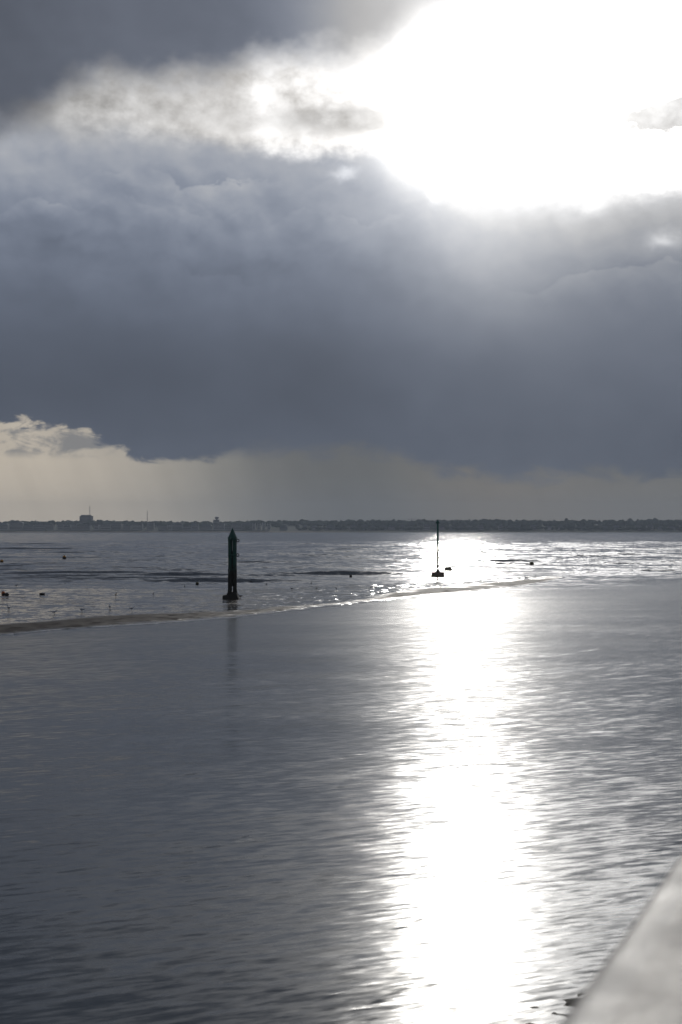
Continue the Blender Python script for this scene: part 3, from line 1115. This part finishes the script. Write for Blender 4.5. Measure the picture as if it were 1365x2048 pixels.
# apartment blocks and houses
M_walls = [simple('rendered_wall_%d' % k, c, 0.85, 0.1, .05) for k, c in enumerate(((.55, .54, .52), (.40, .39, .38), (.30, .29, .29), (.20, .20, .20)))]
M_roof = simple('slate_roof', (.07, .075, .085), 0.7, 0.2, .1)
M_glassd = simple('dark_window_glass', (.03, .035, .04), 0.15, 0.2, .1)


def block(px, wpx, ytop, y, wi, label, group, name='apartment_block', pitched=False, depth=14.0, cat='building', penthouse=False):
    x = xat(px, y)
    wd = wpx * y / FPX
    z0 = lz(x, y) - 1.5
    z1 = zat(ytop, y)
    root = empty(name, (x, y, z0))
    tag(root, label, cat, group)
    H = z1 - z0
    fl = max(1, int(round(H / 3.0)))
    bm = bmesh.new()
    box(bm, -wd / 2, wd / 2, 0, depth, 0, H)
    wall = bm_obj('wall', bm, M_walls[wi], root)
    if fl > 2:
        me = None
        for k in range(1, fl):
            z = H * k / fl
            if me is None:
                bm = bmesh.new()
                box(bm, -wd / 2 + .6, wd / 2 - .6, -1.3, -0.01, -.15, .95)
                b = bm_obj('balcony', bm, M_walls[min(wi, 1)], wall)
                me = b.data
                bm = bmesh.new()
                box(bm, -wd / 2 + .9, wd / 2 - .9, -.06, .4, 1.0, 2.6)
                gl = bm_obj('window_band', bm, M_glassd, wall)
                gm = gl.data
            else:
                b = bpy.data.objects.new('balcony', me)
                COL.objects.link(b)
                b.parent = wall
                gl = bpy.data.objects.new('window_band', gm)
                COL.objects.link(gl)
                gl.parent = wall
            b.location = (0, 0, z)
            gl.location = (0, 0, z)
    bm = bmesh.new()
    if pitched:
        vv = [bm.verts.new(p_) for p_ in ((-wd / 2 - .4, -.5, H), (wd / 2 + .4, -.5, H), (wd / 2 + .4, depth + .5, H), (-wd / 2 - .4, depth + .5, H),
                                          (-wd / 2 + wd * .18, depth / 2, H + 3.6), (wd / 2 - wd * .18, depth / 2, H + 3.6))]
        for q_ in ((0, 1, 5, 4), (1, 2, 5), (2, 3, 4, 5), (3, 0, 4), (3, 2, 1, 0)):
            bm.faces.new([vv[i] for i in q_])
    else:
        box(bm, -wd / 2 - .3, wd / 2 + .3, -.3, depth + .3, H, H + .7)
    rf = bm_obj('roof', bm, M_roof, root)
    if penthouse:
        bm = bmesh.new()
        box(bm, -wd * .40, wd * .36, 2, depth - 2, H + .7, H + 3.0)
        bm_obj('plant_room', bm, M_walls[wi], rf)
    return root


GA = 'apartment blocks along the far shore'
LA = 'pale hazy apartment block in the row behind the far beach'
x = -120.0
while x < 505:
    wpx = random.uniform(9, 27)
    top = random.uniform(1047.0, 1053.5) if random.random() < .8 else random.uniform(1044.5, 1047)
    block(x + wpx / 2, wpx, top, SH + 62 + random.uniform(-4, 14), random.choice((0, 1, 1, 2, 2, 3)), LA, GA, pitched=random.random() < .25)
    x += wpx + random.choice((0.6, 1.2, 3.0, 9.0))
for k in range(4):
    block(508 + k * 10.0, 6.2, 1046.0 + .8 * (k % 2), SH + 60, 0, ('first', 'second', 'third', 'fourth')[k] + ' of four narrow white slab blocks right behind the pile marker', 'four white slab blocks')
GH = 'houses among the trees of the far shore'
LH = 'small hazy house among the trees on the wooded end of the far shore'
x = 560.0
while x < 1440:
    wpx = random.uniform(8, 17)
    block(x + wpx / 2, wpx, random.uniform(1052, 1057), SH + 58 + random.uniform(-3, 10), random.choice((1, 2, 2, 3, 3)), LH, GH, 'house', True, 10.0, 'house')
    x += wpx + random.choice((3.0, 9.0, 18.0, 30.0))
YT = SH + 330
block(171.5, 24, 1032.5, YT, 3, 'broad flat-topped tower block standing above the treeline', None, 'tower_block', False, 22, penthouse=True)
block(433, 11, 1040.0, YT, 2, 'wide lower building carrying a small rooftop tank beyond the pile marker', None, 'hilltop_building', False, 12)
yt = YT + 4
bm = bmesh.new()                                    # tank on a stalk
s = yt / FPX
zz0, zz1 = zat(1040, yt), zat(1033.5, yt)
lathe(bm, [(2.2, zz0 - 3), (2.0, zz0 + (zz1 - zz0) * .25), (3.9, zz0 + (zz1 - zz0) * .42), (4.3, zz0 + (zz1 - zz0) * .6), (4.2, zz1 - .6), (2.0, zz1)], 16)
o = bm_obj('water_tower', bm, M_walls[2], None, True)
o.location = (xat(434, yt), yt, 0)
tag(o, 'small round water tank rising over the trees beyond the pile marker', 'water tower')

M_lat = simple('galvanised_lattice', (.16, .16, .17), 0.5, 0.2, 1.0, .6)


def mast(px, ytop, y, wd, label, zb_=None):
    x_ = xat(px, y)
    zb_ = lz(x_, y) - .5 if zb_ is None else zb_
    H = zat(ytop, y) - zb_
    root = empty('lattice_mast', (x_, y, zb_))
    tag(root, label, 'mast')
    cs = [(wd * math.cos(a), wd * math.sin(a)) for a in (math.pi / 2, math.pi * 7 / 6, math.pi * 11 / 6)]
    for cx, cy in cs:
        bm = bmesh.new()
        tube(bm, [(cx, cy, 0), (cx * .8, cy * .8, H * .5), (cx * .45, cy * .45, H * .92)], .16, 6)
        bm_obj('leg', bm, M_lat, root)
    bm = bmesh.new()
    n = int(H / 2.2)
    for k in range(n):
        za, zc = H * .92 * k / n, H * .92 * (k + 1) / n
        fa, fc = 1 - .55 * k / n, 1 - .55 * (k + 1) / n
        for q in range(3):
            a_, b_ = cs[q], cs[(q + 1) % 3]
            tube(bm, [(a_[0] * fa, a_[1] * fa, za), (b_[0] * fc, b_[1] * fc, zc)], .09, 4)
    bm_obj('bracing', bm, M_lat, root)
    bm = bmesh.new()
    tube(bm, [(0, 0, H * .86), (0, 0, H)], [.40, .26], 6)
    sp = bm_obj('aerial', bm, M_lat, root)
    for k in range(3):
        bm = bmesh.new()
        box(bm, -.25, .25, -wd - .3, -wd * .55, H * (.70 - .13 * k), H * (.70 - .13 * k) + 2.0, .05)
        bm_obj('panel_antenna', bm, M_lat, root)


mast(180, 1010, YT + 40, 1.1, 'tall lattice mast rising behind the flat-topped tower block')
mast(295, 1020.5, YT + 20, 0.95, 'thin lattice mast standing alone above the left treeline')

# tower crane behind the trees
yc = SH + 300
xc = xat(823.5, yc)
cr = empty('tower_crane', (xc, yc, lz(xc, yc)))
tag(cr, 'tower crane with long level jib over the trees beside the beacon pole', 'crane')
zc = zat(1039.0, yc) - cr.location.z
bm = bmesh.new()
for sx in (-.7, .7):
    for sy in (-.7, .7):
        tube(bm, [(sx, sy, -.5), (sx, sy, zc)], .12, 4)
for k in range(int(zc / 1.6)):
    tube(bm, [(-.7, -.7, k * 1.6), (.7, -.7, (k + 1) * 1.6)], .08, 4)
    tube(bm, [(.7, .7, k * 1.6), (-.7, .7, (k + 1) * 1.6)], .08, 4)
bm_obj('tower', bm, M_lat, cr)


def truss(name, xa, xb, z, hh):
    bm = bmesh.new()
    for yy in (-.5, .5):
        tube(bm, [(xa, yy, z), (xb, yy, z)], .11, 4)
    tube(bm, [(xa, 0, z + hh), (xb, 0, z + hh * .7)], .11, 4)
    n = int(abs(xb - xa) / 1.5)
    for k in range(n):
        u0, u1 = xa + (xb - xa) * k / n, xa + (xb - xa) * (k + 1) / n
        tube(bm, [(u0, -.5, z), (u1, 0, z + hh * (1 - .3 * (k + 1) / n))], .07, 4)
        tube(bm, [(u1, .5, z), (u0, 0, z + hh * (1 - .3 * k / n))], .07, 4)
    return bm_obj(name, bm, M_lat, cr)


truss('jib', 1.0, 19.0, zc + .2, 1.0)
cj = truss('counter_jib', -1.0, -7.5, zc + .2, .8)
bm = bmesh.new()
box(bm, -7.8, -5.6, -.6, .6, zc - 1.3, zc + .1, .05)
bm_obj('counterweight', bm, M_walls[2], cj)
bm = bmesh.new()
tube(bm, [(0, 0, zc), (0, 0, zc + 4.2)], [.4, .12], 6)
tube(bm, [(0, 0, zc + 4.1), (12, 0, zc + 1.1)], .05, 4)
tube(bm, [(0, 0, zc + 4.1), (-6.5, 0, zc + .9)], .05, 4)
bm_obj('apex', bm, M_lat, cr)
bm = bmesh.new()
box(bm, .8, 2.4, -1.6, -.5, zc - 1.8, zc + .1, .1)
bm_obj('cab', bm, M_walls[1], cr)

# ------------------------------------------------------------------ parapet in the near corner
DH = 0.90
PDIR = math.atan2(0.375, 0.927)


def conc_build(nt, p, pos, obj):
    n = nt.noise(pos, 3.2, 5, 0.55)
    n2 = nt.noise(pos, 22.0, 5, 0.65)
    k = nt.smooth(.36, .66, n)
    c = nt.mix(k, (.42, .37, .31), (.70, .635, .545))
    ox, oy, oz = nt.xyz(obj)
    c = nt.mix(nt.smooth(.115, .085, ox + (n2 - .5) * .03), c, (.76, .70, .61))      # paler band along the outer arris
    nt.put(p.inputs['Base Color'], nt.mix(nt.smooth(.62, .75, n2), c, (.26, .25, .225)))
    nt.put(p.inputs['Roughness'], nt.mixf(k, .44, .56))
    bump(nt, p, n2 * 0.006 + n * 0.01)


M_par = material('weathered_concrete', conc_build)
edge = Vector((-0.927, 0.375, 0)) * 0.65 * DH       # the wall's outer arris, level with the camera
zt_ = CAMZ - DH
edge = edge + Vector((-0.045, 0.0, 0))
par = empty('parapet_wall', (edge.x, edge.y, zt_), -PDIR)
tag(par, 'blurred pale concrete parapet with rounded coping in the near corner', 'wall')
# along local +Y; outer side is local -X
prof = [(0.0, -.10), (0.0, -.045), (.012, -.020), (.030, -.006), (.055, 0.0), (.08, .003), (.10, .005), (.13, .009), (.20, .017), (.30, .029), (.40, .040), (.44, .034), (.46, -.02), (.46, -.10)]
bm = bmesh.new()
ys = np.linspace(-3, 34, 60)
rows = []
for yv in ys:
    rows.append([bm.verts.new((a + .004 * math.sin(yv * 9 + a * 40), yv, b + .003 * math.sin(yv * 5.3 + a * 23))) for a, b in prof])
for A, B in zip(rows, rows[1:]):
    for i in range(len(prof)):
        j = (i + 1) % len(prof)
        bm.faces.new((A[i], B[i], B[j], A[j]))
bm.faces.new(rows[0])
bm.faces.new(rows[-1][::-1])
bmesh.ops.recalc_face_normals(bm, faces=bm.faces)
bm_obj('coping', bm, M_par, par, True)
bm = bmesh.new()
box(bm, .05, .40, -3, 34, -zt_ - .8, -.101)
bm_obj('wall_face', bm, M_par, par)
# promenade behind the parapet (under the photographer)
bm = bmesh.new()
box(bm, .47, 6.5, -3, 34, -DH - .95, -DH - .75)
o = bm_obj('promenade', bm, M_par)
o.location = par.location
o.rotation_euler = par.rotation_euler
tag(o, 'concrete promenade behind the parapet', kind='structure')

# sandy toe with weed and stones below the wall
xs, ys = np.arange(-3.6, 0.3, .12), np.arange(-3, 30, .12)


def toe(X, Y):
    s = np.interp(Y, [-3, 14.2, 14.8, 15.3, 16.5, 30], [3.1, 2.92, 2.78, 2.3, 2.0, 1.6])
    return np.clip((X + s) * .13 + (fbm(X * 3.0, Y * 3.0, 91, 4) - .5) * .26, -.5, .6)


def toe_build(nt, p, pos, obj):
    x, y, z = nt.xyz(pos)
    n = nt.noise(pos, 2.5, 5, .6)
    wet = nt.smooth(.11, .02, z + (n - .5) * .12)
    nt.put(p.inputs['Base Color'], nt.mix(wet, nt.mix(n, (.22, .17, .10), (.34, .27, .17)), nt.mix(n, (.020, .020, .012), (.06, .05, .03))))
    nt.put(p.inputs['Roughness'], nt.mixf(wet, .85, .75))
    bump(nt, p, nt.noise(pos, 14.0, 4, .6) * .04)


v, f = grid(xs, ys, toe)
o = fast_mesh('beach', v, f, material('weedy_sand', toe_build))
o.location = (par.location.x, par.location.y, 0)
o.rotation_euler = par.rotation_euler
tag(o, 'sandy weedy foot of the parapet at the water', kind='structure')

# ------------------------------------------------------------------ haze
bm = bmesh.new()
box(bm, -4800, 4800, -1200, 4500, -3.0, 90.0)
M_haze = bpy.data.materials.new('haze')
M_haze.use_nodes = True
t = M_haze.node_tree
for n in list(t.nodes):
    t.nodes.remove(n)
o_ = t.nodes.new('ShaderNodeOutputMaterial')
pv = t.nodes.new('ShaderNodeVolumePrincipled')
pv.inputs['Color'].default_value = (.74, .85, 1.0, 1)
pv.inputs['Density'].default_value = 0.00016
pv.inputs['Anisotropy'].default_value = 0.2
t.links.new(pv.outputs[0], o_.inputs['Volume'])
tag(bm_obj('haze', bm, M_haze), 'thin blue-grey sea haze over the bay', kind='stuff')
